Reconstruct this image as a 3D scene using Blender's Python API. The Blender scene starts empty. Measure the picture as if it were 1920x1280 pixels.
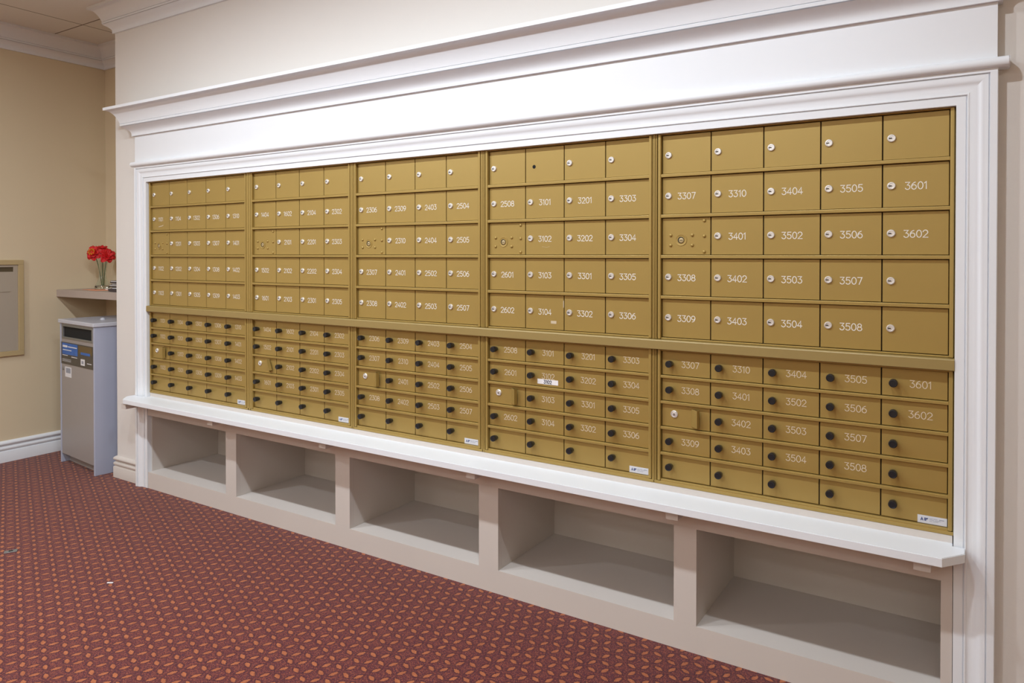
import bpy, bmesh, math, random
from mathutils import Vector, Matrix
R = math.radians
random.seed(4)

# ------------------------------------------------------------------ camera, world, lights, exposure
scene = bpy.context.scene
COL = scene.collection
scene.view_settings.view_transform = 'Standard'
scene.view_settings.look = 'None'
scene.view_settings.gamma = 1.0
scene.view_settings.use_curve_mapping = False
scene.view_settings.exposure = 0.14

cam_d = bpy.data.cameras.new('camera')
cam = bpy.data.objects.new('camera', cam_d)
COL.objects.link(cam)
cam_d.sensor_fit = 'HORIZONTAL'
cam_d.sensor_width = 36.0
cam_d.lens = 1355.0 / 1920.0 * 36.0
cam_d.shift_y = (491.7 - 640.0) / 1920.0
cam_d.clip_start = 0.05
cam.location = (0.0, -2.496, 1.4)
cam.rotation_euler = (R(90.0 - 0.624), 0.0, R(32.501))
scene.camera = cam

world = bpy.data.worlds.new('world')
scene.world = world
world.use_nodes = True
world.node_tree.nodes['Background'].inputs[0].default_value = (0.9, 0.95, 1.0, 1)
world.node_tree.nodes['Background'].inputs[1].default_value = 0.0

CEIL = 2.937
ROOM_X0, ROOM_X1 = -5.504, 1.9
ROOM_Y0 = -6.6
CANS = [(-4.50, -2.70, 1.45), (-3.45, -1.42, 0.72), (-2.55, -1.40, 0.86), (-1.65, -1.40, 0.92), (-0.65, -1.42, 0.86)]  # first can is added to brighten the left wall
CAN_W = 25.0
CAN_SPREAD = 180
CAN_COL = (0.86, 0.935, 1.0)
FILL_PANELS = [(tx, ty) for ty in (-3.5, -4.7, -5.9) for tx in (-4.0, -1.6, 0.8)]  # unseen ceiling panels added behind the camera as broad fill light
FILL_W = 7.5
FILL_COL = (0.88, 0.94, 1.0)


def area_light(name, loc, w, sx, sy, col, shape='DISK', spread=180):
    d = bpy.data.lights.new(name, 'AREA')
    d.energy = w
    d.shape = shape
    d.size = sx
    if shape == 'RECTANGLE':
        d.size_y = sy
    d.color = col
    d.spread = R(spread)
    o = bpy.data.objects.new(name, d)
    o.location = loc
    COL.objects.link(o)
    return o


for cx, cy, cw in CANS:
    area_light('can_lamp', (cx, cy, CEIL - 0.012), CAN_W * cw, 0.09, 0, CAN_COL, 'DISK', CAN_SPREAD)
for tx, ty in FILL_PANELS:
    area_light('fill_lamp', (tx, ty, CEIL - 0.03), FILL_W, 1.1, 0.52, FILL_COL, 'RECTANGLE')


# ------------------------------------------------------------------ materials
def mat(name, col, rough=0.5, metal=0.0, spec=0.5, noise=0.0, nscale=8.0, bump=0.0, bscale=60.0, coat=0.0):
    m = bpy.data.materials.new(name)
    m.use_nodes = True
    nt = m.node_tree
    b = nt.nodes['Principled BSDF']
    b.inputs['Base Color'].default_value = (*col, 1)
    b.inputs['Roughness'].default_value = rough
    b.inputs['Metallic'].default_value = metal
    b.inputs['Specular IOR Level'].default_value = spec
    if coat:
        b.inputs['Coat Weight'].default_value = coat
        b.inputs['Coat Roughness'].default_value = 0.25
    geo = nt.nodes.new('ShaderNodeNewGeometry')
    if noise:
        n = nt.nodes.new('ShaderNodeTexNoise')
        n.inputs['Scale'].default_value = nscale
        n.inputs['Detail'].default_value = 5
        nt.links.new(geo.outputs['Position'], n.inputs['Vector'])
        mx = nt.nodes.new('ShaderNodeMix')
        mx.data_type = 'RGBA'
        mx.inputs[6].default_value = (*[c * (1 - noise) for c in col], 1)
        mx.inputs[7].default_value = (*[min(1, c * (1 + noise)) for c in col], 1)
        nt.links.new(n.outputs['Fac'], mx.inputs[0])
        nt.links.new(mx.outputs[2], b.inputs['Base Color'])
    if bump:
        n = nt.nodes.new('ShaderNodeTexNoise')
        n.inputs['Scale'].default_value = bscale
        n.inputs['Detail'].default_value = 4
        nt.links.new(geo.outputs['Position'], n.inputs['Vector'])
        bp = nt.nodes.new('ShaderNodeBump')
        bp.inputs['Strength'].default_value = bump
        bp.inputs['Distance'].default_value = 0.002
        nt.links.new(n.outputs['Fac'], bp.inputs['Height'])
        nt.links.new(bp.outputs['Normal'], b.inputs['Normal'])
    return m


def srgb(r, g, b):
    f = lambda c: (c / 255 / 12.92) if c / 255 <= 0.04045 else ((c / 255 + 0.055) / 1.055) ** 2.4
    return (f(r), f(g), f(b))


M = {}
M['trim'] = mat('white_trim_paint', (0.795, 0.82, 0.86), 0.48, spec=0.35, noise=0.015, nscale=3)
M['shelf'] = mat('white_shelf_paint', (0.80, 0.83, 0.875), 0.42, noise=0.02, nscale=5)
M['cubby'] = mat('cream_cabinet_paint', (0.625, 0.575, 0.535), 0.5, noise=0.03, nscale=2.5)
M['wall'] = mat('cream_wall_paint', (0.735, 0.705, 0.675), 0.75, spec=0.25, noise=0.015, nscale=1.5, bump=0.12, bscale=180)
M['tan'] = mat('tan_wall_paint', (0.69, 0.58, 0.405), 0.75, spec=0.25, noise=0.02, nscale=1.2, bump=0.12, bscale=180)
M['gold'] = mat('gold_enamel', (0.395, 0.272, 0.080), 0.40, metal=0.35, spec=0.5, noise=0.03, nscale=4)
M['golddk'] = mat('bronze_enamel_rail', (0.325, 0.235, 0.085), 0.42, metal=0.1, noise=0.03, nscale=5)
M['gap'] = mat('dark_gap', (0.035, 0.026, 0.012), 0.8)
M['chrome'] = mat('brushed_chrome', (0.82, 0.81, 0.80), 0.30, metal=0.6)
M['steel'] = mat('dull_steel', (0.36, 0.37, 0.36), 0.4, metal=0.8)
M['black'] = mat('black_plastic', (0.012, 0.013, 0.016), 0.33)
M['hole'] = mat('black_opening', (0.006, 0.006, 0.006), 0.9)
M['num'] = mat('white_engraving_paint', (0.78, 0.74, 0.66), 0.6)
M['numlow'] = mat('worn_engraving_paint', (0.68, 0.58, 0.44), 0.6)
M['sticker'] = mat('silver_white_sticker', (0.62, 0.63, 0.68), 0.4)
M['label'] = mat('white_label_tape', (0.86, 0.86, 0.90), 0.4)
M['ink'] = mat('dark_ink', (0.02, 0.03, 0.06), 0.5)
M['blueink'] = mat('blue_ink', (0.02, 0.05, 0.20), 0.5)
M['greyink'] = mat('grey_ink', (0.30, 0.32, 0.38), 0.5)
M['tape'] = mat('old_tape_residue', (0.58, 0.48, 0.34), 0.6)
M['scuff'] = mat('scuffed_paint', (0.52, 0.41, 0.22), 0.55)
M['bluebin'] = mat('blue_grey_laminate', (0.42, 0.45, 0.57), 0.42, noise=0.02)
M['bindoor'] = mat('warm_grey_laminate', (0.33, 0.30, 0.285), 0.4, noise=0.02)
M['binlid'] = mat('pale_grey_lid', (0.55, 0.56, 0.62), 0.25)
M['poster'] = mat('dark_printed_card', (0.075, 0.065, 0.05), 0.45, noise=0.3, nscale=30)
M['posterblue'] = mat('blue_print', (0.03, 0.13, 0.45), 0.35, noise=0.35, nscale=25)
M['posterbrown'] = mat('brown_print', (0.13, 0.085, 0.03), 0.4)
M['whiteprint'] = mat('white_print', (0.75, 0.75, 0.78), 0.5)
M['panelgold'] = mat('brass_frame_paint', (0.52, 0.40, 0.21), 0.4, metal=0.1)
M['panelface'] = mat('grey_beige_metal', (0.46, 0.40, 0.32), 0.38, metal=0.15)
M['darkbronze'] = mat('dark_bronze_slot', (0.09, 0.065, 0.03), 0.6)
M['shelf2'] = mat('taupe_laminate', (0.42, 0.345, 0.30), 0.5, noise=0.04, nscale=6)
M['petal'] = mat('red_silk_petal', (0.62, 0.004, 0.008), 0.55, noise=0.35, nscale=60)
M['yellow'] = mat('yellow_stamen', (0.75, 0.42, 0.02), 0.6)
M['green'] = mat('green_stem', (0.04, 0.11, 0.03), 0.55)
M['orange'] = mat('salmon_paper', (0.75, 0.33, 0.20), 0.7)
M['paper'] = mat('white_paper', (0.75, 0.74, 0.76), 0.6)
M['magazine'] = mat('dark_magazine_cover', (0.06, 0.045, 0.05), 0.35)
M['plate'] = mat('grey_metal_plate', (0.22, 0.21, 0.20), 0.5, metal=0.4)

m = bpy.data.materials.new('clear_glass')
m.use_nodes = True
b = m.node_tree.nodes['Principled BSDF']
b.inputs['Base Color'].default_value = (0.90, 0.96, 0.94, 1)
b.inputs['Roughness'].default_value = 0.02
b.inputs['Transmission Weight'].default_value = 1.0
b.inputs['IOR'].default_value = 1.45
M['glass'] = m

m = bpy.data.materials.new('lamp_lens')
m.use_nodes = True
b = m.node_tree.nodes['Principled BSDF']
b.inputs['Emission Color'].default_value = (1, 0.96, 0.9, 1)
b.inputs['Emission Strength'].default_value = 3.0
M['lens'] = m


class NT:
    """tiny expression builder for math nodes"""

    def __init__(self, nt):
        self.nt = nt

    def m(self, op, a, b=None, c=None, clamp=False):
        n = self.nt.nodes.new('ShaderNodeMath')
        n.operation = op
        n.use_clamp = clamp
        for i, v in enumerate((a, b, c)):
            if v is None:
                continue
            if isinstance(v, (int, float)):
                n.inputs[i].default_value = v
            else:
                self.nt.links.new(v, n.inputs[i])
        return n.outputs[0]

    def mix(self, f, a, b):
        n = self.nt.nodes.new('ShaderNodeMix')
        n.data_type = 'RGBA'
        for i, v in ((0, f), (6, a), (7, b)):
            if isinstance(v, tuple):
                n.inputs[i].default_value = (*v, 1)
            elif isinstance(v, float):
                n.inputs[i].default_value = v
            else:
                self.nt.links.new(v, n.inputs[i])
        return n.outputs[2]


def carpet_material():
    m = bpy.data.materials.new('patterned_carpet')
    m.use_nodes = True
    nt = m.node_tree
    E = NT(nt)
    bs = nt.nodes['Principled BSDF']
    geo = nt.nodes.new('ShaderNodeNewGeometry')
    sep = nt.nodes.new('ShaderNodeSeparateXYZ')
    nt.links.new(geo.outputs['Position'], sep.inputs[0])
    # tufts push the outlines of the motif about a little
    nz = nt.nodes.new('ShaderNodeTexNoise')
    nz.inputs['Scale'].default_value = 220
    nz.inputs['Detail'].default_value = 1
    nt.links.new(geo.outputs['Position'], nz.inputs['Vector'])
    sc = nt.nodes.new('ShaderNodeSeparateColor')
    nt.links.new(nz.outputs['Color'], sc.inputs[0])
    jx = E.m('MULTIPLY', E.m('SUBTRACT', sc.outputs[0], 0.5), 0.008)
    jy = E.m('MULTIPLY', E.m('SUBTRACT', sc.outputs[1], 0.5), 0.008)
    x = E.m('ADD', E.m('ADD', sep.outputs[0], 1.6), jx)
    y = E.m('ADD', E.m('ADD', sep.outputs[1], 0.089), jy)
    th = R(-22.6)
    P = 0.0630
    c, s = math.cos(th) / P, math.sin(th) / P
    u = E.m('ADD', E.m('MULTIPLY', x, c), E.m('MULTIPLY', y, s))
    v = E.m('ADD', E.m('MULTIPLY', x, -s), E.m('MULTIPLY', y, c))

    def leaf(u, v, swap):
        ru, rv = E.m('ROUND', u), E.m('ROUND', v)
        fu, fv = E.m('SUBTRACT', u, ru), E.m('SUBTRACT', v, rv)
        if swap:
            fu, fv = fv, fu
        a = E.m('POWER', E.m('ABSOLUTE', E.m('DIVIDE', fu, 0.262)), 1.7)
        bb = E.m('POWER', E.m('ABSOLUTE', E.m('DIVIDE', fv, 0.118)), 1.25)
        return E.m('ADD', a, bb), ru, rv

    d1, r1, q1 = leaf(u, v, False)
    d2, r2, q2 = leaf(E.m('ADD', u, 0.5), E.m('ADD', v, 0.5), True)
    d = E.m('MINIMUM', d1, d2)
    inside = E.m('MULTIPLY', E.m('SUBTRACT', 1.12, d), 7.0, clamp=True)
    ring = E.m('MULTIPLY', E.m('SUBTRACT', 2.6, d), 1.4, clamp=True)
    # per-leaf tint
    wn = nt.nodes.new('ShaderNodeTexWhiteNoise')
    cmb = nt.nodes.new('ShaderNodeCombineXYZ')
    nt.links.new(E.m('ADD', r1, E.m('MULTIPLY', r2, 3.3)), cmb.inputs[0])
    nt.links.new(E.m('ADD', q1, E.m('MULTIPLY', q2, 1.7)), cmb.inputs[1])
    nt.links.new(cmb.outputs[0], wn.inputs['Vector'])
    leafc = E.mix(wn.outputs['Value'], (0.33, 0.098, 0.038), (0.45, 0.145, 0.056))
    # yarn speckle
    n1 = nt.nodes.new('ShaderNodeTexVoronoi')
    n1.inputs['Scale'].default_value = 420
    nt.links.new(geo.outputs['Position'], n1.inputs['Vector'])
    s1 = nt.nodes.new('ShaderNodeSeparateColor')
    nt.links.new(n1.outputs['Color'], s1.inputs[0])
    base = E.mix(E.m('GREATER_THAN', s1.outputs[0], 0.45), (0.135, 0.028, 0.026), (0.078, 0.018, 0.030))
    base = E.mix(E.m('GREATER_THAN', s1.outputs[1], 0.74), base, (0.26, 0.070, 0.042))
    base = E.mix(E.m('MULTIPLY', ring, 0.55), base, (0.055, 0.012, 0.018))
    yarn = nt.nodes.new('ShaderNodeTexNoise')
    yarn.inputs['Scale'].default_value = 330
    nt.links.new(geo.outputs['Position'], yarn.inputs['Vector'])
    lf = E.mix(E.m('MULTIPLY', yarn.outputs['Fac'], 0.5), leafc, (0.30, 0.09, 0.05))
    colr = E.mix(inside, base, lf)
    nt.links.new(colr, bs.inputs['Base Color'])
    bs.inputs['Roughness'].default_value = 0.95
    bs.inputs['Specular IOR Level'].default_value = 0.1
    bs.inputs['Sheen Weight'].default_value = 0.25
    bs.inputs['Sheen Roughness'].default_value = 0.4
    bp = nt.nodes.new('ShaderNodeBump')
    bp.inputs['Strength'].default_value = 0.35
    bp.inputs['Distance'].default_value = 0.003
    nt.links.new(n1.outputs['Distance'], bp.inputs['Height'])
    nt.links.new(bp.outputs['Normal'], bs.inputs['Normal'])
    return m


def ceiling_material():
    m = bpy.data.materials.new('ceiling_tiles')
    m.use_nodes = True
    nt = m.node_tree
    E = NT(nt)
    bs = nt.nodes['Principled BSDF']
    geo = nt.nodes.new('ShaderNodeNewGeometry')
    sep = nt.nodes.new('ShaderNodeSeparateXYZ')
    nt.links.new(geo.outputs['Position'], sep.inputs[0])
    fx = E.m('PINGPONG', E.m('ADD', sep.outputs[0], 5.035 + 12.2), 0.61)
    fy = E.m('PINGPONG', E.m('ADD', sep.outputs[1], -0.055 + 6.1), 0.305)
    d = E.m('MINIMUM', fx, fy)
    line = E.m('LESS_THAN', d, 0.0045)
    col = E.mix(line, (0.78, 0.76, 0.72), (0.20, 0.17, 0.14))
    nt.links.new(col, bs.inputs['Base Color'])
    bs.inputs['Roughness'].default_value = 0.9
    n = nt.nodes.new('ShaderNodeTexNoise')
    n.inputs['Scale'].default_value = 130
    nt.links.new(geo.outputs['Position'], n.inputs['Vector'])
    bp = nt.nodes.new('ShaderNodeBump')
    bp.inputs['Strength'].default_value = 0.3
    bp.inputs['Distance'].default_value = 0.003
    nt.links.new(n.outputs['Fac'], bp.inputs['Height'])
    nt.links.new(bp.outputs['Normal'], bs.inputs['Normal'])
    return m


M['carpet'] = carpet_material()
M['ceiling'] = ceiling_material()


# ------------------------------------------------------------------ mesh helpers
def box(bm, x0, x1, y0, y1, z0, z1, bev=0.0, seg=2):
    v = [bm.verts.new(p) for p in ((x0, y0, z0), (x1, y0, z0), (x1, y1, z0), (x0, y1, z0),
                                   (x0, y0, z1), (x1, y0, z1), (x1, y1, z1), (x0, y1, z1))]
    fs = [bm.faces.new([v[i] for i in f]) for f in
          ((3, 2, 1, 0), (4, 5, 6, 7), (0, 1, 5, 4), (1, 2, 6, 5), (2, 3, 7, 6), (3, 0, 4, 7))]
    if bev:
        es = list({e for f in fs for e in f.edges})
        bmesh.ops.bevel(bm, geom=es, offset=bev, segments=seg, affect='EDGES', profile=0.5)


def cyl(bm, c, ax, prof, n=28, cap0=True, cap1=True):
    """surface of revolution: prof = [(r, h)...] along axis ax from c"""
    ax = Vector(ax).normalized()
    t = Vector((0, 0, 1)) if abs(ax.z) < 0.9 else Vector((1, 0, 0))
    e1 = ax.cross(t).normalized()
    e2 = ax.cross(e1).normalized()
    c = Vector(c)
    rings = []
    for r, h in prof:
        rings.append([bm.verts.new(c + ax * h + (e1 * math.cos(a) + e2 * math.sin(a)) * r)
                      for a in (2 * math.pi * k / n for k in range(n))])
    for a, b in zip(rings, rings[1:]):
        for k in range(n):
            bm.faces.new((a[k], a[(k + 1) % n], b[(k + 1) % n], b[k]))
    if cap0:
        bm.faces.new(rings[0])
    if cap1:
        bm.faces.new(list(reversed(rings[-1])))


def sweep(bm, path, prof, to3, side=1.0, caps=True):
    """sweep closed profile [(offset, height)] along an open 2D path, mitred; to3(a, b, h) -> xyz"""
    n = len(path)
    secs = []
    for i, p in enumerate(path):
        p = Vector(p)
        ds = []
        if i > 0:
            ds.append((p - Vector(path[i - 1])).normalized())
        if i < n - 1:
            ds.append((Vector(path[i + 1]) - p).normalized())
        ns = [Vector((-d.y, d.x)) * side for d in ds]
        nn = ns[0] if len(ns) == 1 else (ns[0] + ns[1]).normalized()
        k = 1.0 / nn.dot(ns[0])
        secs.append([bm.verts.new(to3(*(p + nn * (o * k)), h)) for o, h in prof])
    m = len(prof)
    for a, b in zip(secs, secs[1:]):
        for j in range(m):
            bm.faces.new((a[j], a[(j + 1) % m], b[(j + 1) % m], b[j]))
    if caps:
        bm.faces.new(secs[0])
        bm.faces.new(list(reversed(secs[-1])))


def prism(bm, poly, to3, h0, h1):
    a = [bm.verts.new(to3(x, y, h0)) for x, y in poly]
    b = [bm.verts.new(to3(x, y, h1)) for x, y in poly]
    n = len(poly)
    bm.faces.new(a)
    bm.faces.new(list(reversed(b)))
    for i in range(n):
        bm.faces.new((a[i], b[i], b[(i + 1) % n], a[(i + 1) % n]))


def mesh_of(name, bm, m, smooth=False):
    bmesh.ops.recalc_face_normals(bm, faces=bm.faces)
    me = bpy.data.meshes.new(name)
    bm.to_mesh(me)
    bm.free()
    me.materials.append(m)
    if smooth:
        for p in me.polygons:
            p.use_smooth = True
        me.set_sharp_from_angle(angle=R(35))
    return me


def obj(name, bm, m, parent=None, smooth=False, loc=None):
    me = bm if isinstance(bm, bpy.types.Mesh) else mesh_of(name, bm, m, smooth)
    o = bpy.data.objects.new(name, me)
    COL.objects.link(o)
    if parent is not None:
        o.parent = parent
    if loc is not None:
        o.location = loc
    return o


def thing(name, label, cat, loc=(0, 0, 0), rz=0.0, group=None):
    o = bpy.data.objects.new(name, None)
    COL.objects.link(o)
    o.empty_display_size = 0.05
    o.location = loc
    o.rotation_euler = (0, 0, rz)
    o['label'] = label
    o['category'] = cat
    if group:
        o['group'] = group
    return o


def tag(o, label, cat, group=None):
    o['label'] = label
    o['category'] = cat
    if group:
        o['group'] = group
    return o


def struct(name, bm, m, smooth=False):
    o = obj(name, bm, m, None, smooth)
    o['kind'] = 'structure'
    return o


def new():
    return bmesh.new()


# ------------------------------------------------------------------ room shell
HX0, HX1, HZ = -4.190, -0.017, 1.860       # opening in the mailbox wall
PIER = -4.540
RECESS_Y = 0.452

bm = new(); box(bm, ROOM_X0 - 0.1, ROOM_X1 + 0.1, ROOM_Y0 - 0.1, 0.75, -0.06, 0.0)
struct('floor', bm, M['carpet'])
bm = new(); box(bm, ROOM_X0 - 0.1, ROOM_X1 + 0.1, ROOM_Y0 - 0.1, 0.75, CEIL, CEIL + 0.06)
struct('ceiling', bm, M['ceiling'])
bm = new()
box(bm, PIER, HX0, 0.0, 0.70, 0.0, CEIL)
box(bm, HX1, ROOM_X1, 0.0, 0.70, 0.0, CEIL)
box(bm, HX0, HX1, 0.0, 0.70, HZ, CEIL)
struct('wall_back', bm, M['wall'])
bm = new(); box(bm, ROOM_X0, PIER, RECESS_Y, RECESS_Y + 0.1, 0.0, CEIL)
struct('wall_recess', bm, M['tan'])
bm = new(); box(bm, ROOM_X0 - 0.1, ROOM_X0, ROOM_Y0, 0.55, 0.0, CEIL)
struct('wall_left', bm, M['tan'])
bm = new(); box(bm, ROOM_X1, ROOM_X1 + 0.1, ROOM_Y0, 0.1, 0.0, CEIL)
struct('wall_right', bm, M['tan'])
bm = new(); box(bm, ROOM_X0, ROOM_X1, ROOM_Y0 - 0.1, ROOM_Y0, 0.0, CEIL)
struct('wall_front', bm, M['tan'])


# profiles are (offset out of the wall, height)
def crown_prof(z0, h, p):
    pts = [(0.0, 0.0), (0.012, 0.0)]
    for k in range(7):                       # lower cyma
        t = k / 6
        pts.append((0.012 + 0.36 * p * t ** 1.0 - 0.014 * math.sin(math.pi * t), 0.006 + h * 0.30 * t))
    pts += [(0.37 * p, 0.0065 + h * 0.305), (0.46 * p, 0.0075 + h * 0.31), (0.46 * p + 0.002, 0.016 + h * 0.32), (0.44 * p, 0.0175 + h * 0.33)]
    for k in range(11):                      # big cove
        t = k / 10
        a = t * math.pi / 2
        x = 0.47 * p + (1 - math.cos(a)) * (0.47 * p)
        z = 0.018 + h * 0.33 + math.sin(a) * (h - 0.018 - h * 0.33 - 0.016)
        pts.append((x + 0.008 * math.sin(math.pi * t), z))
    pts += [(p, h - 0.016), (p, h), (0.0, h)]
    return [(o, z0 + z) for o, z in pts]


plan = lambda a, b, h: (a, b, h)
bm = new()
sweep(bm, [(ROOM_X0, ROOM_Y0 + .002), (ROOM_X0, RECESS_Y), (PIER, RECESS_Y)], crown_prof(2.782, CEIL - 2.782, 0.100), plan, side=-1)
struct('trim_1', bm, M['trim'], True)
bm = new()
sweep(bm, [(PIER, RECESS_Y - 0.101), (PIER, 0.0), (ROOM_X1, 0.0)], crown_prof(2.782, CEIL - 2.782, 0.115), plan, side=-1)
struct('trim_2', bm, M['trim'], True)

BB = [(0, 0), (0.018, 0), (0.018, 0.070), (0.016, 0.074), (0.010, 0.0755), (0.010, 0.0785), (0.0155, 0.084), (0.0175, 0.091), (0.0165, 0.098), (0.012, 0.104),
      (0.006, 0.107), (0.006, 0.110), (0.0125, 0.114), (0.0175, 0.120), (0.0185, 0.126), (0.016, 0.133), (0.010, 0.139), (0.004, 0.143), (0.0, 0.143)]
bm = new()
sweep(bm, [(ROOM_X0, ROOM_Y0 + .002), (ROOM_X0, RECESS_Y), (PIER, RECESS_Y)], BB, plan, side=-1)
struct('baseboard_left', bm, M['trim'], True)
bm = new()
BB2 = [(o, z * 0.93) for o, z in BB]
sweep(bm, [(PIER, RECESS_Y - 0.02), (PIER, 0.0), (-4.2675, 0.0)], BB2, plan, side=-1)
struct('baseboard_back', bm, M['cubby'], True)
bm = new()
sweep(bm, [(0.0605, 0.0), (ROOM_X1, 0.0)], BB2, plan, side=-1)
struct('baseboard_right', bm, M['trim'], True)

# casing round the mailboxes: path = inner edge, profile (out from the edge, depth)
elev = lambda a, b, h: (a, -h, b)
CAS = [(0, 0.0), (0, 0.028), (0.0235, 0.028), (0.0245, 0.0245), (0.0265, 0.0245), (0.0275, 0.031), (0.031, 0.031), (0.034, 0.0285),
       (0.042, 0.0275), (0.050, 0.029), (0.058, 0.033), (0.066, 0.038), (0.073, 0.0405), (0.078, 0.0405), (0.079, 0.036), (0.081, 0.036),
       (0.082, 0.0435), (0.099, 0.0435), (0.101, 0.0415), (0.101, 0.0)]
bm = new()
sweep(bm, [(-4.165, 0.0), (-4.165, 1.833), (-0.042, 1.833), (-0.042, 0.0)], CAS, elev, side=1)
struct('trim_3', bm, M['trim'], True)
# frieze board
bm = new(); box(bm, -4.266, 0.057, -0.036, 0.0, 1.936, 2.128, 0.001, 1)
struct('trim_4', bm, M['trim'])
# rounded astragal bead
bm = new()
prof = [(0.0, 1.926), (0.036, 1.926)] + [(0.046 + 0.0145 * math.cos(a), 1.9405 + 0.0145 * math.sin(a)) for a in
                                         (-math.pi / 2 + math.pi * k / 10 for k in range(11))] + [(0.036, 1.955), (0.0, 1.955)]
sweep(bm, [(-4.283, 0.0), (0.086, 0.0)], prof, plan, side=-1)
bmesh.ops.bevel(bm, geom=[e for e in bm.edges if len({round(v.co.x, 4) for v in e.verts}) == 1], offset=0.003, segments=2, affect='EDGES')
struct('trim_5', bm, M['trim'], True)
# cornice
bm = new()
sweep(bm, [(-4.266, 0.0), (-4.266, -0.036), (0.057, -0.036), (0.057, 0.0)], crown_prof(2.112, 0.164, 0.124), plan, side=-1)
struct('trim_6', bm, M['trim'], True)


# ------------------------------------------------------------------ lettering: single-stroke engraved digits
def arc(cx, cy, rx, ry, a0, a1, n=10):
    return [(cx + rx * math.cos(R(a0 + (a1 - a0) * k / n)), cy + ry * math.sin(R(a0 + (a1 - a0) * k / n))) for k in range(n + 1)]


GL = {
    '0': [arc(.32, .5, .30, .5, 90, 450, 24)],
    '1': [[(.12, .80), (.34, 1.0), (.34, 0.0)]],
    '2': [arc(.31, .70, .29, .30, 170, -20, 12) + [(.02, 0.0), (.62, 0.0)]],
    '3': [[(.04, 1.0), (.57, 1.0), (.27, .62)] + arc(.30, .31, .30, .31, 80, -155, 14)],
    '4': [[(.46, 0.0), (.46, 1.0), (.0, .27)], [(.0, .27), (.64, .27)]],
    '5': [[(.56, 1.0), (.12, 1.0), (.07, .56)] + arc(.30, .32, .30, .32, 118, -150, 16)],
    '6': [arc(.55, .34, .54, .64, 98, 178, 9), arc(.31, .31, .29, .31, 0, 360, 22)],
    '7': [[(.02, 1.0), (.60, 1.0), (.22, 0.0)]],
    '8': [arc(.31, .76, .24, .24, 270, 630, 20), arc(.31, .27, .30, .27, 90, 450, 22)],
    '9': [arc(.07, .66, .54, .64, -82, -2, 9), arc(.31, .69, .29, .31, 0, 360, 22)],
    'A': [[(.0, .0), (.32, 1.0), (.64, .0)], [(.12, .34), (.52, .34)]],
    'F': [[(.1, .0), (.1, 1.0), (.62, 1.0)], [(.1, .55), (.5, .55)]],
}


def ribbon(bm, pts, w, to3, h):
    L, Rr = [], []
    n = len(pts)
    closed = (Vector(pts[0]) - Vector(pts[-1])).length < 1e-5
    for i, p in enumerate(pts):
        p = Vector(p)
        if closed:
            a = Vector(pts[(i - 1) % (n - 1)]); c = Vector(pts[(i + 1) % (n - 1)])
            if i == n - 1:
                c = Vector(pts[1]); a = Vector(pts[n - 2])
            if i == 0:
                a = Vector(pts[n - 2])
            ds = [(p - a).normalized(), (c - p).normalized()]
        else:
            ds = []
            if i > 0: ds.append((p - Vector(pts[i - 1])).normalized())
            if i < n - 1: ds.append((Vector(pts[i + 1]) - p).normalized())
            if i == 0: p = p - ds[0] * w * 0.4
            if i == n - 1: p = p + ds[0] * w * 0.4
        ns = [Vector((-d.y, d.x)) for d in ds]
        nn = (sum(ns, Vector((0, 0)))).normalized()
        k = min(1.8, 1 / max(0.4, nn.dot(ns[0])))
        L.append(p + nn * (w / 2 * k)); Rr.append(p - nn * (w / 2 * k))
    vl = [bm.verts.new(to3(q.x, q.y, h)) for q in L]
    vr = [bm.verts.new(to3(q.x, q.y, h)) for q in Rr]
    for i in range(n - 1):
        bm.faces.new((vl[i], vr[i], vr[i + 1], vl[i + 1]))


def text_bm(bm, s, height, stroke, adv=0.80, cx=0.0, cz=0.0, y=-0.0004, slant=0.0):
    """centred lettering on the plane y, readable from -y"""
    widths = [(0.50 if ch == '1' else adv) for ch in s]
    tot = sum(widths) - (adv - 0.63)
    x = -tot / 2
    for ch, wd in zip(s, widths):
        off = -0.10 if ch == '1' else 0.0
        for si, st in enumerate(GL.get(ch, [])):
            pts = [((x + off + px) * height + cx, (py - 0.5) * height + cz) for px, py in st]
            ribbon(bm, pts, stroke, lambda a, b, h: (a, h, b), y - 0.00012 * si)
        x += wd


# ------------------------------------------------------------------ mailbox cabinets
MODS = [  # left, right, columns of numbers
    (-4.1478, -3.2748, [['1101', '1102', '1103'], ['1104', '1201', '1202', '1301'], ['1302', '1303', '1304', '1305'],
                        ['1306', '1307', '1308', '1309'], ['1310', '1401', '1402', '1403']]),
    (-3.2116, -2.5089, [['1404', '1502', '1601'], ['1602', '2101', '2102', '2103'], ['2104', '2201', '2202', '2301'],
                        ['2302', '2303', '2304', '2305']]),
    (-2.4566, -1.7527, [['2306', '2307', '2308'], ['2309', '2310', '2401', '2402'], ['2403', '2404', '2502', '2503'],
                        ['2504', '2505', '2506', '2507']]),
    (-1.7026, -0.9937, [['2508', '2601', '2602'], ['3101', '3102', '3103', '3104'], ['3201', '3202', '3301', '3302'],
                        ['3303', '3304', '3305', '3306']]),
    (-0.9466, -0.0575, [['3307', '3308', '3309'], ['3310', '3401', '3402', '3403'], ['3404', '3502', '3503', '3504'],
                        ['3505', '3506', '3507', '3508'], ['3601', '3602']]),
]
UP0, UPP = 1.8283, 0.1455          # top of upper rows, pitch
LO0, LOP = 1.0527, 0.0924          # top of lower rows, pitch
EDGE = [-4.164]
for a, b_ in zip(MODS, MODS[1:]):
    EDGE.append((a[1] + b_[0]) / 2)
EDGE.append(-0.0425)

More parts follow.
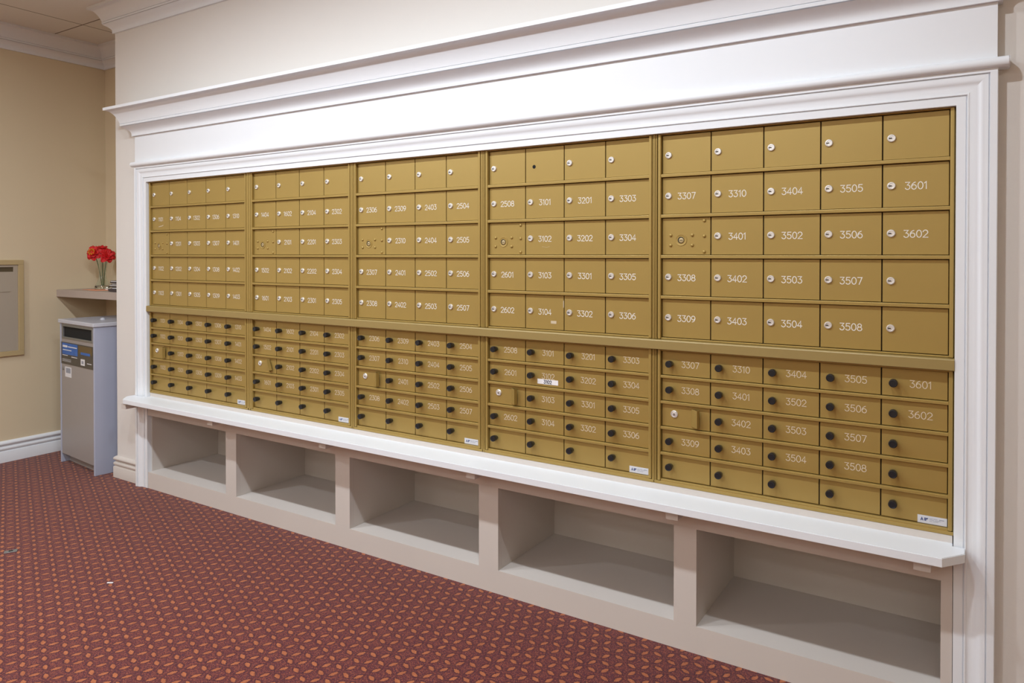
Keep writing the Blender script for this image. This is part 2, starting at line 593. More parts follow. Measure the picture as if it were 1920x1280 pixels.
# shared sub-part meshes (origin on the door front, facing -y)
def lock_meshes():
    bm = new()
    cyl(bm, (0, 0, 0), (0, -1, 0), [(0.0118, 0.0), (0.0118, 0.0035), (0.0104, 0.0050), (0.0080, 0.0052), (0.0072, 0.0036)], 28, True, True)
    a = mesh_of('cam_lock', bm, M['chrome'], True)
    bm = new()
    box(bm, -0.0072, 0.0010, -0.0058, -0.0030, -0.0013, 0.0013)
    k = mesh_of('keyhole', bm, M['hole'])
    return a, k


LOCK, KEYH = lock_meshes()
bm = new()
cyl(bm, (0, 0, 0), (0, -1, 0), [(0.0088, 0.0), (0.0088, 0.004), (0.0102, 0.0055), (0.0120, 0.012), (0.0124, 0.026), (0.0114, 0.0288), (0.0094, 0.0292), (0.0085, 0.0282)], 28)
KNOB = mesh_of('knob', bm, M['black'], True)
bm = new()
for dx, dz in ((0.0326, 0.004), (0.0326, -0.032), (0.1116, 0.004), (0.1116, -0.032), (0.1546, 0.054), (0.1546, 0.0), (0.1546, -0.055)):
    pass
bm.free()
bm = new()
cyl(bm, (0, 0, 0), (0, -1, 0), [(0.0060, 0.0), (0.0058, 0.0018), (0.0045, 0.0036), (0.0022, 0.0046)], 16)
RIVET = mesh_of('rivet', bm, M['gold'], True)
bm = new()
cyl(bm, (0, 0, 0), (0, -1, 0), [(0.0215, 0.0), (0.0210, 0.0016), (0.0195, 0.0018), (0.0160, 0.0005), (0.0128, 0.0004), (0.0126, 0.0018), (0.0116, 0.0020)], 36, True, False)
RING = mesh_of('lock_ring', bm, M['gold'], True)
bm = new()
cyl(bm, (0, 0, 0), (0, -1, 0), [(0.0122, 0.0), (0.0122, 0.0012)], 24)
WELL = mesh_of('lock_well', bm, M['gap'])
bm = new()
cyl(bm, (0.0010, 0, -0.0010), (0, -1, 0), [(0.0086, 0.0), (0.0084, 0.0020), (0.0074, 0.0025)], 24)
CORE = mesh_of('lock_core', bm, M['panelgold'], True)
bm = new(); box(bm, -0.0052, 0.0066, -0.0029, -0.0020, -0.0016, 0.0004)
KEY2 = mesh_of('keyhole', bm, M['hole'])
bm = new()
cyl(bm, (0, 0, 0), (0, -1, 0), [(0.0132, 0.0), (0.0130, 0.003), (0.0112, 0.0046), (0.0090, 0.0046), (0.0084, 0.0034), (0.0060, 0.0042)], 28)
LOCK2 = mesh_of('cam_lock', bm, M['chrome'], True)
bm = new()
box(bm, -0.0013, 0.0013, -0.0052, -0.0030, -0.0042, 0.0030)
KEY3 = mesh_of('keyhole', bm, M['hole'])
# pull handle: sheet bent out from the door to a narrow front lip
bm = new()
prism(bm, [(-0.012, -0.0005), (0.013, -0.0235), (0.0160, -0.0235), (0.0190, -0.007), (0.0165, -0.007), (0.0140, -0.0210), (-0.010, -0.0005)],
      lambda a, b, h: (a, b, h), -0.031, 0.031)
PULL = mesh_of('pull_handle', bm, M['gold'])

NUMMESH = {}
def num_mesh(s, low):
    k = (s, low)
    if k not in NUMMESH:
        bm = new()
        text_bm(bm, s, 0.0215 if not low else 0.0210, 0.0026 if not low else 0.0021, adv=0.785)
        NUMMESH[k] = mesh_of('number', bm, M['numlow' if low else 'num'])
    return NUMMESH[k]


GOLD_DOORS = {}
def door_mesh(w, h, low):
    k = (round(w, 5), round(h, 5), low)
    if k not in GOLD_DOORS:
        bm = new()
        g = 0.0018
        box(bm, g, w - g, 0.0, 0.006, -h + g, -g, 0.0007, 1)
        GOLD_DOORS[k] = mesh_of('mailbox_door', bm, M['gold'])
    return GOLD_DOORS[k]


def frame_mesh(x0, x1, d0, d1, z0, z1, rows_top, pitch, nrow, railh, low):
    """outer flange, inner stiles, rails; doors span d0..d1"""
    bm = new()
    F = 0.0006
    top_row = rows_top
    bot_row = rows_top - pitch * nrow
    # outer flange (two ridges with a groove)
    for a, b in ((x0 + 0.0004, d0 - 0.0155), (d1 + 0.0135, x1 - 0.0004)):
        if b - a > 0.004:
            mid = (a + b) / 2
            box(bm, a, mid - F, -0.010, 0.02, z0, z1, 0.0012, 2)
            box(bm, mid + F, b, -0.0115, 0.02, z0, z1, 0.0012, 2)
            box(bm, mid - F, mid + F, -0.005, 0.02, z0, z1)
        elif b > a:
            box(bm, a, b, -0.010, 0.02, z0, z1, 0.0005, 1)
    # inner stiles
    box(bm, d0 - 0.0120, d0 - 0.0006, -0.0135, 0.02, z0 + (0.012 if low else 0), z1 - (0 if low else 0.004), 0.003, 3)
    box(bm, d1 + 0.0006, d1 + 0.0120, -0.0135, 0.02, z0 + (0.012 if low else 0), z1 - (0 if low else 0.004), 0.003, 3)
    # top / bottom rails
    if low:
        box(bm, d0 - 0.001, d1 + 0.001, -0.0085, 0.02, bot_row - 0.0105, bot_row - 0.0005, 0.001, 2)
        box(bm, x0 + 0.0004, x1 - 0.0004, -0.0115, 0.02, z0, z0 + 0.0105, 0.001, 2)
        box(bm, d0 - 0.001, d1 + 0.001, -0.004, 0.02, z0 + 0.0105, bot_row - 0.0105)
        box(bm, d0 - 0.001, d1 + 0.001, -0.0085, 0.02, top_row, z1)
    else:
        box(bm, d0 - 0.001, d1 + 0.001, -0.0085, 0.02, top_row + 0.0003, z1 - 0.004, 0.001, 2)
        box(bm, x0 + 0.0004, x1 - 0.0004, -0.0100, 0.02, z1 - 0.0032, z1)
        box(bm, d0 - 0.001, d1 + 0.001, -0.0085, 0.02, z0, bot_row - 0.0003, 0.001, 2)
    for r in range(1, nrow):
        z = rows_top - pitch * r
        box(bm, d0 - 0.001, d1 + 0.001, -0.0115, 0.004, z - railh / 2, z + railh / 2, 0.0012, 2)
    return bm


UP_LABELS = [
    'gold upper mailbox panel numbered 1101 to 1403, farthest left',
    'gold upper mailbox panel numbered 1404 to 2305, second from left',
    'gold upper mailbox panel numbered 2306 to 2507, middle of the row',
    'gold upper mailbox panel numbered 2508 to 3306, black hole in one top door',
    'gold upper mailbox panel numbered 3307 to 3602, farthest right and largest in view',
]
LO_LABELS = [
    'gold lower panel of black-knobbed small doors 1101 to 1403, farthest left',
    'gold lower knobbed panel 1404 to 2305, with tilted pull handle',
    'gold lower panel of black-knobbed doors 2306 to 2507, middle of the row',
    'gold lower panel of black-knobbed doors 2508 to 3306, with white 3102 label tape',
    'gold lower panel of black-knobbed doors 3307 to 3602, farthest right',
]
RUP, RLO = 0.0112, 0.0095
for mi, (dx0, dx1, cols) in enumerate(MODS):
    nc = len(cols)
    w = (dx1 - dx0) / nc
    x0, x1 = EDGE[mi], EDGE[mi + 1]
    # ---- upper
    t = thing('mailbox_cabinet', UP_LABELS[mi], 'mailbox', (dx0, 0, 1.096), group='upper mailbox panels')
    off = Vector((-dx0, 0, -1.096))
    bm = frame_mesh(x0, x1, dx0, dx1, 1.0955, 1.8365, UP0, UPP, 5, RUP, False)
    bmesh.ops.translate(bm, vec=off, verts=bm.verts)
    obj('frame', bm, M['gold'], t)
    bm = new(); box(bm, x0 + 0.001, x1 - 0.001, 0.008, 0.40, 1.0955, 1.836)
    bmesh.ops.translate(bm, vec=off, verts=bm.verts)
    obj('housing', bm, M['gap'], t)
    hd = UPP - RUP
    for c, nums in enumerate(cols):
        for r in range(5):
            ztop = UP0 - UPP * r - (RUP / 2 if r else 0)
            h = (UP0 - UPP * (r + 1) + (RUP / 2 if r < 4 else 0)) - ztop
            h = -h
            d = obj('mailbox_door', door_mesh(w, h, False), None, t, loc=(c * w, 0, ztop - 1.096))
            zc = (UP0 - UPP * (r + 0.5)) - ztop
            if c == 0 and r == 2:
                d['label'] = 'riveted door with recessed master lock'
                for nm, me in (('lock_ring', RING), ('lock_well', WELL), ('lock_core', CORE), ('keyhole', KEY2)):
                    obj(nm, me, None, d, loc=(0.0706, 0, zc - 0.013))
                for ddx, ddz in ((0.0326, 0.004), (0.0326, -0.032), (0.1116, 0.004), (0.1116, -0.032), (0.1546, 0.054), (0.1546, 0.0), (0.1546, -0.055)):
                    obj('rivet', RIVET, None, d, loc=(ddx * w / 0.1778, 0, zc + ddz))
                continue
            if mi == 3 and c == 1 and r == 0:
                bm = new(); cyl(bm, (0.0405, 0, zc - 0.004), (0, -1, 0), [(0.0075, -0.001), (0.0075, 0.0005)], 24)
                obj('lock_hole', bm, M['hole'], d)
                d['label'] = 'door with an empty black lock hole'
                continue
            obj('cam_lock', LOCK, None, d, loc=(0.0245, 0, zc))
            obj('keyhole', KEYH, None, d, loc=(0.0245, 0, zc))
            if r >= 1:
                k = r - 1 if c else {1: 0, 3: 1, 4: 2}[r]
                if k < len(nums):
                    obj('number', num_mesh(nums[k], False), None, d, loc=(w * 0.51, 0, zc - 0.002))
            if mi == 3 and c == 1 and r == 4:
                bm = new(); box(bm, 0.118, 0.143, -0.0006, 0.0, zc - 0.047, zc - 0.036)
                obj('tape_residue', bm, M['tape'], d)
                bm = new(); box(bm, 0.1735, 0.1765, -0.0006, 0.0, zc + 0.018, zc + 0.045)
                obj('tape_residue', bm, M['tape'], d)
            if mi == 3 and c == 1 and r == 2:
                bm = new()
                ribbon(bm, [(0.078, zc - 0.034), (0.10, zc - 0.036), (0.112, zc - 0.0335)], 0.0012, lambda a, b, h: (a, h, b), -0.0004)
                ribbon(bm, [(0.066, zc - 0.018), (0.075, zc + 0.0), (0.082, zc + 0.004)], 0.0012, lambda a, b, h: (a, h, b), -0.0004)
                obj('scratch', bm, M['scuff'], d)
            if mi == 0 and c == 0 and r == 1:
                bm = new()
                ribbon(bm, [(0.07, zc - 0.045), (0.10, zc - 0.042), (0.115, zc - 0.037)], 0.004, lambda a, b, h: (a, h, b), -0.0004)
                obj('tape_residue', bm, M['tape'], d)
    # ---- lower
    t = thing('mailbox_cabinet', LO_LABELS[mi], 'mailbox', (dx0, 0, 0.572), group='lower mailbox panels')
    off = Vector((-dx0, 0, -0.572))
    bm = frame_mesh(x0, x1, dx0, dx1, 0.572, 1.0590, LO0, LOP, 5, RLO, True)
    bmesh.ops.translate(bm, vec=off, verts=bm.verts)
    obj('frame', bm, M['gold'], t)
    bm = new(); box(bm, x0 + 0.001, x1 - 0.001, 0.008, 0.40, 0.573, 1.0585)
    bmesh.ops.translate(bm, vec=off, verts=bm.verts)
    obj('housing', bm, M['gap'], t)
    for c, nums in enumerate(cols):
        for r in range(5):
            ztop = LO0 - LOP * r - (RLO / 2 if r else 0)
            h = ztop - (LO0 - LOP * (r + 1) + (RLO / 2 if r < 4 else 0))
            last = (c == nc - 1 and r == 4)
            d = obj('mailbox_door', door_mesh(w, h, True), None, t, loc=(c * w, 0, ztop - 0.572))
            zc = (LO0 - LOP * (r + 0.5)) - ztop
            if c == 0 and r == 2:
                d['label'] = 'door with small chrome lock and pull handle'
                obj('cam_lock', LOCK2, None, d, loc=(0.0477, 0, zc + 0.006))
                obj('keyhole', KEY3, None, d, loc=(0.0477, 0, zc + 0.006))
                p = obj('pull_handle', PULL, None, d, loc=(0.122 * w / 0.1778, 0, zc))
                if mi == 1:
                    p.rotation_euler = (0, R(-22), 0)
                continue
            obj('knob', KNOB, None, d, loc=(0.0345, 0, zc + 0.002))
            if r <= 3:
                k = r if c else {0: 0, 1: 1, 3: 2}[r]
                if k < len(nums):
                    obj('number', num_mesh(nums[k], True), None, d, loc=(w * 0.595, 0, zc + 0.001))
            if mi == 3 and c == 1 and r == 1:
                bm = new(); box(bm, 0.057, 0.151, -0.0008, 0.0, zc - 0.031, zc - 0.0115)
                lb = obj('label_tape', bm, M['label'], d)
                lb['label'] = 'white label tape printed 3102'
                bm = new(); text_bm(bm, '3102', 0.0125, 0.0027, adv=0.84, cx=0.104, cz=zc - 0.0212, y=-0.0012)
                obj('printed_number', bm, M['ink'], d)
            if last:
                x_1 = w - 0.0015
                x_0 = x_1 - 0.0765
                zb = -h + 0.001
                bm = new(); box(bm, x_0, x_1, -0.0008, 0.0, zb, zb + 0.0235, 0.0)
                obj('maker_sticker', bm, M['sticker'], d)
                bm = new()
                text_bm(bm, 'A', 0.0085, 0.0022, cx=x_0 + 0.0115, cz=zb + 0.0125, y=-0.0012)
                for q, (wd) in enumerate((0.0105, 0.0095, 0.006, 0.005)):
                    zz = zb + 0.0168 - q * 0.0024
                    box(bm, x_0 + 0.0175, x_0 + 0.0175 + wd, -0.0013, -0.0009, zz - 0.0016, zz)
                obj('sticker_logo', bm, M['blueink'], d)
                bm = new()
                for a, b, zz in ((0.031, 0.040, .0163), (0.0415, 0.052, .0163), (0.031, 0.043, .0125), (0.045, 0.060, .0125), (0.031, 0.038, .0085), (0.040, 0.054, .0085)):
                    box(bm, x_0 + a, x_0 + b, -0.0012, -0.0009, zb + zz - 0.0006, zb + zz + 0.0006)
                box(bm, x_0 + 0.0565, x_0 + 0.069, -0.0012, -0.0009, zb + 0.0150, zb + 0.0172)
                obj('sticker_print', bm, M['greyink'], d)

# bar between upper and lower panels
bm = new()
prism(bm, [(-0.0005, 1.0600), (-0.0290, 1.0598), (-0.0310, 1.0615), (-0.0310, 1.0905), (-0.0290, 1.0935), (-0.0005, 1.0950)],
      lambda a, b, h: (h, a, b), -4.1640, -0.0425)
o = obj('divider_rail', bm, M['golddk'])
tag(o, 'long bronze-gold rail jutting out between upper and lower mailbox panels', 'rail')
o2 = None

# ------------------------------------------------------------------ shelf under the mailboxes
sh = thing('wall_shelf', 'long white painted shelf with chamfered ends below the mailboxes', 'shelf', (-2.1, 0, 0.522))
ZS0, ZS1 = 0.5225, 0.5490
bm = new()
poly = [(-4.163, 0.0), (-4.163, -0.0300), (-4.193, -0.0300), (-4.193, -0.0460), (-4.2685, -0.0460), (-4.2685, -0.001), (-4.281, -0.001), (-4.281, -0.080),
        (-4.272, -0.094), (-4.218, -0.145), (-4.205, -0.150), (-0.067, -0.150), (-0.013, -0.080), (-0.013, -0.0330), (-0.044, -0.0330), (-0.044, 0.0)]
prism(bm, [(x + 2.1, y) for x, y in poly], plan, ZS0 - 0.522, ZS1 - 0.522)
bmesh.ops.recalc_face_normals(bm, faces=bm.faces)
es = [e for e in bm.edges if (abs(e.verts[0].co.z - e.verts[1].co.z) < 1e-6) and e.calc_length() > 0.015]
bmesh.ops.bevel(bm, geom=es, offset=0.0016, segments=2, affect='EDGES')
obj('board', bm, M['shelf'], sh)
bm = new(); box(bm, -4.162 + 2.1, -0.045 + 2.1, -0.010, -0.0005, ZS1 - 0.522, 0.5712 - 0.522)
obj('filler_strip', bm, M['cubby'], sh)
CLEAT = None
for cx in (-0.117, -0.864, -1.714, -2.571, -3.424, -4.217):
    if CLEAT is None:
        bm = new(); box(bm, -0.022, 0.022, -0.142, -0.0475, 0.4900 - 0.522, ZS0 - 0.522, 0.001, 1)
        CLEAT = mesh_of('support_cleat', bm, M['cubby'])
    obj('support_cleat', CLEAT, None, sh, loc=(cx + 2.1, 0.0 if cx < -4.1 else 0.021, 0))

# ------------------------------------------------------------------ cubby cabinet
cb = thing('cubby_cabinet', 'cream painted base cabinet with five open cubbies under the white shelf', 'cabinet', (-2.1, 0, 0))
OPEN = [(-4.118, -3.422), (-3.334, -2.584), (-2.489, -1.739), (-1.642, -0.891), (-0.809, -0.073)]
OPEN[0] = (-4.172 + 0.012, -3.422)
FY = -0.025
BX0, BX1 = -4.1635, -0.0435
ox = 2.1
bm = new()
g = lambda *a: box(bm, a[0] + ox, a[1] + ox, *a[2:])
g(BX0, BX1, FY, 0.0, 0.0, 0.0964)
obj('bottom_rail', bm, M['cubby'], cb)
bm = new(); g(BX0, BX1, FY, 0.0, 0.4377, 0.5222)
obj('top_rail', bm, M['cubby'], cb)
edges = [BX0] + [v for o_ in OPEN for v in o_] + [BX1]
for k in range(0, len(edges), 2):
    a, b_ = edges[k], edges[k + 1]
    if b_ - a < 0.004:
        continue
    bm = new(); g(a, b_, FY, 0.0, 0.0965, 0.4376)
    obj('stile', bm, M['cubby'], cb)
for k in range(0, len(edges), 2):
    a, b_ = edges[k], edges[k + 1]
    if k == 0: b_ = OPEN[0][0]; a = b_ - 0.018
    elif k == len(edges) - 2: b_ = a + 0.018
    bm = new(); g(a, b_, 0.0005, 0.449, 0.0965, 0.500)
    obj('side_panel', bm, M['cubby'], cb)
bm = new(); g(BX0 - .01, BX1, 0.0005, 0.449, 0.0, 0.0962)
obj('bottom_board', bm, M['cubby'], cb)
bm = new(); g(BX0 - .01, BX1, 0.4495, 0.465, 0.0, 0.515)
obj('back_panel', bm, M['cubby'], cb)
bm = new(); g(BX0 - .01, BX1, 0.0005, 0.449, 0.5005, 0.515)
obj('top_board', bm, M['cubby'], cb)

# ------------------------------------------------------------------ recycling bin in the recess
bn = thing('recycling_bin', 'tall blue-grey recycling bin with black slot under the corner shelf', 'bin', (-4.662, -0.076, 0.0), R(-5.5))
BW, BD, BH = 0.535, 0.40, 0.940
bm = new(); box(bm, -0.018, 0.0, 0.0, BD, 0.0, BH, 0.0015, 1); obj('side_panel', bm, M['bluebin'], bn)
bm = new(); box(bm, -BW, -BW + 0.018, 0.0, BD, 0.0, BH, 0.0015, 1); obj('side_panel', bm, M['bluebin'], bn)
bm = new(); box(bm, -BW + 0.0185, -0.0185, BD - 0.02, BD, 0.03, BH); obj('back_panel', bm, M['bluebin'], bn)
bm = new(); box(bm, -BW + 0.0185, -0.0185, 0.05, 0.065, 0.0, 0.060); obj('toe_kick', bm, M['bindoor'], bn)
bm = new(); box(bm, -BW + 0.0205, -0.0205, 0.002, 0.020, 0.062, 0.775, 0.001, 1)
dr = obj('door', bm, M['bindoor'], bn)
bm = new()
za, zb, xa, xb = 0.850, 0.922, -BW + 0.045, -0.035      # letter-type opening
box(bm, -BW + 0.0205, -0.0205, 0.002, 0.020, 0.777, za)
box(bm, -BW + 0.0205, -0.0205, 0.002, 0.020, zb, BH - 0.001)
box(bm, -BW + 0.0205, xa, 0.002, 0.020, za, zb)
box(bm, xb, -0.0205, 0.002, 0.020, za, zb)
obj('upper_panel', bm, M['bindoor'], bn)
bm = new()
fr = 0.011
box(bm, xa - fr, xb + fr, -0.002, 0.006, za - fr, za + 0.002, 0.002, 2)
box(bm, xa - fr, xb + fr, -0.002, 0.006, zb - 0.002, zb + fr, 0.002, 2)
box(bm, xa - fr, xa + 0.002, -0.002, 0.006, za, zb, 0.002, 2)
box(bm, xb - 0.002, xb + fr, -0.002, 0.006, za, zb, 0.002, 2)
obj('slot_frame', bm, M['steel'], bn)
bm = new(); box(bm, xa + .001, xb - .001, 0.009, 0.10, za + .001, zb - .001); obj('slot_opening', bm, M['hole'], bn)
bm = new(); box(bm, -BW - 0.008, 0.008, -0.010, BD, BH + 0.001, BH + 0.026, 0.004, 3)
ld = obj('lid', bm, M['binlid'], bn)
bm = new(); cyl(bm, (-0.26, 0.16, BH + 0.026), (0, 0, 1), [(0.016, 0), (0.015, 0.006), (0.010, 0.010), (0.004, 0.012)], 20)
obj('lid_knob', bm, M['binlid'], ld, True)
bm = new(); box(bm, -BW + 0.021, -0.021, -0.0005, 0.0018, 0.670, 0.815)
ps = obj('information_card', bm, M['poster'], bn)
bm = new(); box(bm, -BW + 0.040, -BW + 0.285, -0.0012, -0.0006, 0.735, 0.810); obj('blue_picture', bm, M['posterblue'], ps)
bm = new(); box(bm, -BW + 0.300, -0.030, -0.0012, -0.0006, 0.757, 0.808); obj('brown_picture', bm, M['posterbrown'], ps)
bm = new(); box(bm, -BW + 0.335, -BW + 0.475, -0.0018, -0.0013, 0.752, 0.768); obj('blue_swoosh', bm, M['posterblue'], ps)
bm = new()
for a, b, z, h in ((0.050, 0.125, 0.782, 0.013), (0.135, 0.275, 0.7845, 0.006), (0.05, 0.19, 0.762, 0.005), (0.045, 0.13, 0.727, 0.004), (0.19, 0.28, 0.722, 0.004)):
    box(bm, -BW + a, -BW + b, -0.0019, -0.0013, z, z + h)
box(bm, -BW + 0.335, -BW + 0.395, -0.0019, -0.0006, 0.684, 0.724)
for z in (0.702, 0.688, 0.6945):
    box(bm, -BW + 0.04, -BW + 0.18, -0.0014, -0.0006, z, z + 0.0015)
box(bm, -BW + 0.43, -BW + 0.495, -0.0014, -0.0006, 0.700, 0.704)
obj('card_print', bm, M['whiteprint'], ps)
bm = new(); box(bm, -BW + 0.350, -BW + 0.380, -0.0024, -0.0020, 0.694, 0.713); obj('card_mark', bm, M['greyink'], ps)
bm = new(); box(bm, -BW + 0.080, -BW + 0.180, 0.0008, 0.0018, 0.585, 0.652); obj('sticker', bm, M['whiteprint'], dr)
bm = new(); box(bm, -BW + 0.095, -BW + 0.168, 0.0003, 0.0007, 0.612, 0.645); obj('sticker_print', bm, M['greyink'], dr)
bm = new(); cyl(bm, (-BW + 0.048, 0.002, 0.635), (0, -1, 0), [(0.010, 0), (0.010, 0.003), (0.007, 0.004)], 20)
obj('lock', bm, M['steel'], dr, True)

# ------------------------------------------------------------------ shelf in the recess and what stands on it
SZ = 1.150
bm = new(); box(bm, ROOM_X0 + 0.001, PIER - 0.002, 0.100, RECESS_Y - 0.001, SZ - 0.050, SZ, 0.0015, 1)
tag(obj('corner_shelf', bm, M['shelf2']), 'thick taupe shelf fixed across the corner recess above the bin', 'shelf')

VX, VY = -5.275, 0.305
bm = new()
outer = [(0.050, 0.0), (0.054, 0.004), (0.050, 0.020), (0.038, 0.045), (0.026, 0.075), (0.0225, 0.105), (0.024, 0.14), (0.029, 0.175), (0.036, 0.205)]
inner = [(0.0335, 0.205), (0.0265, 0.175), (0.0215, 0.14), (0.0200, 0.105), (0.0235, 0.075), (0.0350, 0.047), (0.043, 0.025), (0.012, 0.016)]
cyl(bm, (0, 0, 0), (0, 0, 1), outer + inner, 32)
o = obj('vase', bm, M['glass'], None, True, (VX, VY, SZ + 0.0026))
tag(o, 'clear flared glass vase holding red flowers on the corner shelf', 'vase')


def flower(top, foot, r, tilt, label, seed, yellow=True):
    rnd = random.Random(seed)
    t = thing('red_flower', label, 'flower', foot, group='red flowers in the glass vase')
    top = Vector(top) - Vector(foot)
    bm = new()
    pts = [Vector((0, 0, 0)), Vector((0, 0, top.z * 0.72)) + Vector((top.x, top.y, 0)) * 0.35, top]
    n = 10
    prev = None
    for k in range(n + 1):
        u = k / n
        p = pts[0] * (1 - u) ** 2 + pts[1] * 2 * u * (1 - u) + pts[2] * u * u
        ring = [bm.verts.new(p + Vector((math.cos(a), math.sin(a), 0)) * 0.0024) for a in (i * math.tau / 8 for i in range(8))]
        if prev:
            for i in range(8):
                bm.faces.new((prev[i], prev[(i + 1) % 8], ring[(i + 1) % 8], ring[i]))
        prev = ring
    obj('stem', bm, M['green'], t, True)
    ax = Vector(tilt).normalized()
    rot = Vector((0, 0, 1)).rotation_difference(ax).to_matrix()
    bm = new()
    for layer, (rr, lift, cnt) in enumerate(((r, 0.10, 7), (r * 0.78, 0.42, 6), (r * 0.5, 0.8, 5))):
        for k in range(cnt):
            a = math.tau * (k + 0.5 * layer) / cnt + rnd.uniform(-.12, .12)
            L_ = rr * rnd.uniform(.9, 1.08)
            W_ = rr * 0.42
            grid = []
            for i in range(7):
                u = i / 6
                row = []
                wd = W_ * (math.sin(math.pi * (0.12 + 0.80 * u)) ** 0.8)
                for j in range(-2, 3):
                    s = j / 2
                    x = L_ * u
                    yy = wd * s
                    z = L_ * (lift * u - 0.35 * u * u * (1 - lift)) - 0.10 * L_ * (s * s) * -1 + 0.03 * L_ * math.sin(9 * u + seed + k) * abs(s)
                    q = Vector((x * math.cos(a) - yy * math.sin(a), x * math.sin(a) + yy * math.cos(a), z))
                    row.append(bm.verts.new(rot @ q + top))
                grid.append(row)
            for i in range(6):
                for j in range(4):
                    bm.faces.new((grid[i][j], grid[i][j + 1], grid[i + 1][j + 1], grid[i + 1][j]))
    pe = obj('petals', bm, M['petal'], t, True)
    s = pe.modifiers.new('thick', 'SOLIDIFY'); s.thickness = 0.0012
    if yellow:
        bm = new()
        for k in range(9):
            a = math.tau * k / 9
            q = rot @ Vector((math.cos(a) * 0.007, math.sin(a) * 0.007, 0.0)) + top
            dr_ = rot @ Vector((math.cos(a) * 0.45, math.sin(a) * 0.45, 1))
            cyl(bm, q, dr_, [(0.0016, 0), (0.0016, 0.026), (0.0042, 0.029), (0.0030, 0.035)], 8)
        obj('stamens', bm, M['yellow'], t, True)
    return t


cdir = Vector((0 - VX, -2.496 - VY, 0)).normalized()
rt = Vector((cdir.y, -cdir.x, 0)) * -1     # picture-right on the shelf
F0 = Vector((VX, VY, SZ + 0.026))
def fp(dx, dz, dd): return tuple(Vector((VX, VY, SZ)) + rt * dx + cdir * dd + Vector((0, 0, dz)))
flower(fp(-0.056, 0.262, 0.010), tuple(F0 - rt * 0.006), 0.058, tuple(cdir * 0.9 - rt * 0.55 + Vector((0, 0, .35))), 'red flower with open yellow stamens leaning left in the vase', 3)
flower(fp(0.030, 0.245, 0.030), tuple(F0 + rt * 0.006), 0.062, tuple(cdir * 0.9 + rt * 0.25 + Vector((0, 0, .55))), 'largest red flower facing the room at the right side of the vase', 7, False)
flower(fp(-0.004, 0.288, -0.045), tuple(F0 + cdir * 0.006), 0.052, tuple(cdir * 0.3 + Vector((0, 0, .9))), 'topmost red flower at the back of the vase', 11, False)

bm = new(); box(bm, -0.105, 0.105, -0.14, 0.14, 0.0, 0.0015)
o = obj('paper_sheet', bm, M['orange'], None, False, (-5.175, 0.268, SZ + 0.0005)); o.rotation_euler = (0, 0, R(80))
tag(o, 'salmon orange sheet of paper lying flat under the vase', 'paper')
bm = new(); box(bm, -0.05, 0.05, -0.07, 0.07, 0.0, 0.006)
o = obj('envelope', bm, M['paper'], None, False, (-5.165, 0.350, SZ + 0.0022)); o.rotation_euler = (0, 0, R(35))
tag(o, 'small white folded paper on the salmon sheet beside the vase', 'paper')
MAGS = ['bottom', 'second from bottom', 'third from bottom', 'fourth from bottom', 'fourth from top', 'third from top', 'second from top', 'top']
zz = SZ + 0.0022
for k in range(8):
    t = thing('magazine', 'dark magazine in the stack beside the vase, %s' % MAGS[k], 'magazine', (-4.755 + random.uniform(-.012, .008), 0.26 + random.uniform(-.015, .015), zz), R(random.uniform(-8, 8)), 'magazines stacked on the corner shelf')
    bm = new(); box(bm, -0.137, 0.137, -0.104, 0.104, 0.0005, 0.0070); obj('pages', bm, M['paper'], t)
    bm = new(); box(bm, -0.140, 0.140, -0.107, 0.107, 0.0072, 0.0088)
    box(bm, -0.140, 0.140, -0.107, 0.107, 0.0, 0.0004)
    box(bm, -0.140, 0.140, -0.107, -0.1045, 0.0004, 0.0072) if k in (0, 1, 3, 6) else None
    box(bm, -0.140, -0.1375, -0.104, 0.107, 0.0004, 0.0072) if k in (0, 2, 3, 5) else None
    obj('cover', bm, M['magazine'], t)
    zz += 0.0092

# ------------------------------------------------------------------ mail drop panel on the left wall
pn = thing('mail_drop_panel', 'brass-framed grey metal mail drop panel set in the tan left wall', 'panel', (ROOM_X0, -0.35, 0.713))
bm = new()
# frame ring, local: y from -0.235 .. 0.235, z 0 .. 0.65
y0, y1, z0, z1, fw = -0.245, 0.235, 0.0, 0.650, 0.033
for a in ((y0, y1, z0, z0 + fw), (y0, y1, z1 - fw, z1), (y0, y0 + fw, z0 + fw, z1 - fw), (y1 - fw, y1, z0 + fw, z1 - fw)):
    box(bm, 0.0005, 0.016, a[0], a[1], a[2], a[3], 0.0015, 1)
obj('frame', bm, M['panelgold'], pn)
bm = new()
sl0, sl1 = 0.570, 0.602
box(bm, 0.0005, 0.008, y0 + fw + .001, y1 - fw - .001, z0 + fw + .001, sl0)
box(bm, 0.0005, 0.008, y0 + fw + .001, y1 - fw - .001, sl1, z1 - fw - .001)
box(bm, 0.0005, 0.008, y0 + fw + .001, -0.175, sl0, sl1)
box(bm, 0.0005, 0.008, 0.175, y1 - fw - .001, sl0, sl1)
pf = obj('face_plate', bm, M['panelface'], pn)
bm = new(); box(bm, 0.0005, 0.002, -0.175, 0.175, sl0, sl1); obj('slot', bm, M['darkbronze'], pn)
bm = new(); box(bm, 0.0081, 0.012, -0.15, 0.155, 0.435, 0.440, 0.001, 1); obj('ridge', bm, M['panelface'], pf)

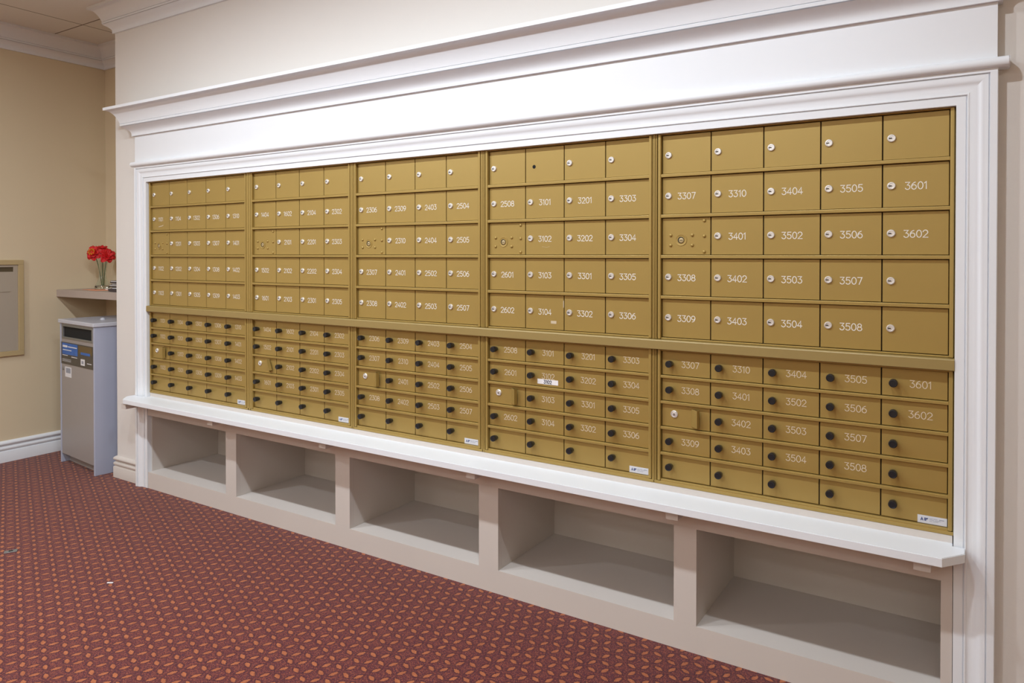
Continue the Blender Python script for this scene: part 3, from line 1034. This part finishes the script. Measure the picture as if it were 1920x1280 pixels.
# ------------------------------------------------------------------ bits lying on the carpet
bm = new(); box(bm, -0.026, 0.026, -0.016, 0.016, 0.0, 0.003, 0.001, 1)
o = thing('metal_plate', 'small grey metal plate with dark centre on the carpet by the left edge', 'plate', (-3.815, -0.905, 0.0005), R(62))
obj('plate', bm, M['plate'], o)
bm = new(); box(bm, -0.008, 0.008, -0.007, 0.007, 0.0031, 0.0045); obj('socket', bm, M['black'], o)
bm = new()
box(bm, -0.013, 0.013, -0.004, 0.004, 0.0, 0.0035, 0.001, 1)
o = obj('paper_scrap', bm, M['paper'], None, False, (-3.09, -0.832, 0.0005)); o.rotation_euler = (0, 0, R(33))
tag(o, 'tiny white paper scrap lying on the red carpet', 'scrap')

# ------------------------------------------------------------------ ceiling fixtures, with the added fill panels
CANL = ['leftmost, added as fill', 'second from left', 'middle', 'second from right', 'rightmost']
for k, (cx, CAN_Y, cw) in enumerate(CANS):
    t = thing('recessed_light', 'white round recessed ceiling light in front of the mailboxes, %s' % CANL[k], 'light', (cx, CAN_Y, CEIL - 0.006), group='recessed ceiling lights')
    bm = new(); cyl(bm, (0, 0, 0), (0, 0, 1), [(0.060, 0.002), (0.062, -0.003), (0.085, 0.002), (0.085, 0.0055), (0.060, 0.0055)], 32, False, False)
    obj('trim_ring', bm, M['trim'], t, True)
    bm = new(); cyl(bm, (0, 0, 0), (0, 0, 1), [(0.059, 0.002), (0.059, 0.005)], 32)
    obj('lens', bm, M['lens'], t)
for k, (tx, ty) in enumerate(FILL_PANELS):
    t = thing('fill_panel', 'unseen ceiling panel added as fill light, %s of the %s row' % (('left', 'middle', 'right')[k % 3], ('first', 'second', 'rear')[k // 3]), 'light', (tx, ty, CEIL - 0.014), group='added fill light panels')
    bm = new()
    for a in ((-.61, .61, -.305, -.28), (-.61, .61, .28, .305), (-.61, -.58, -.28, .28), (.58, .61, -.28, .28)):
        box(bm, *a, 0.0, 0.0135)
    obj('frame', bm, M['trim'], t)
    bm = new(); box(bm, -.579, .579, -.279, .279, 0.004, 0.012); obj('diffuser', bm, M['lens'], t)
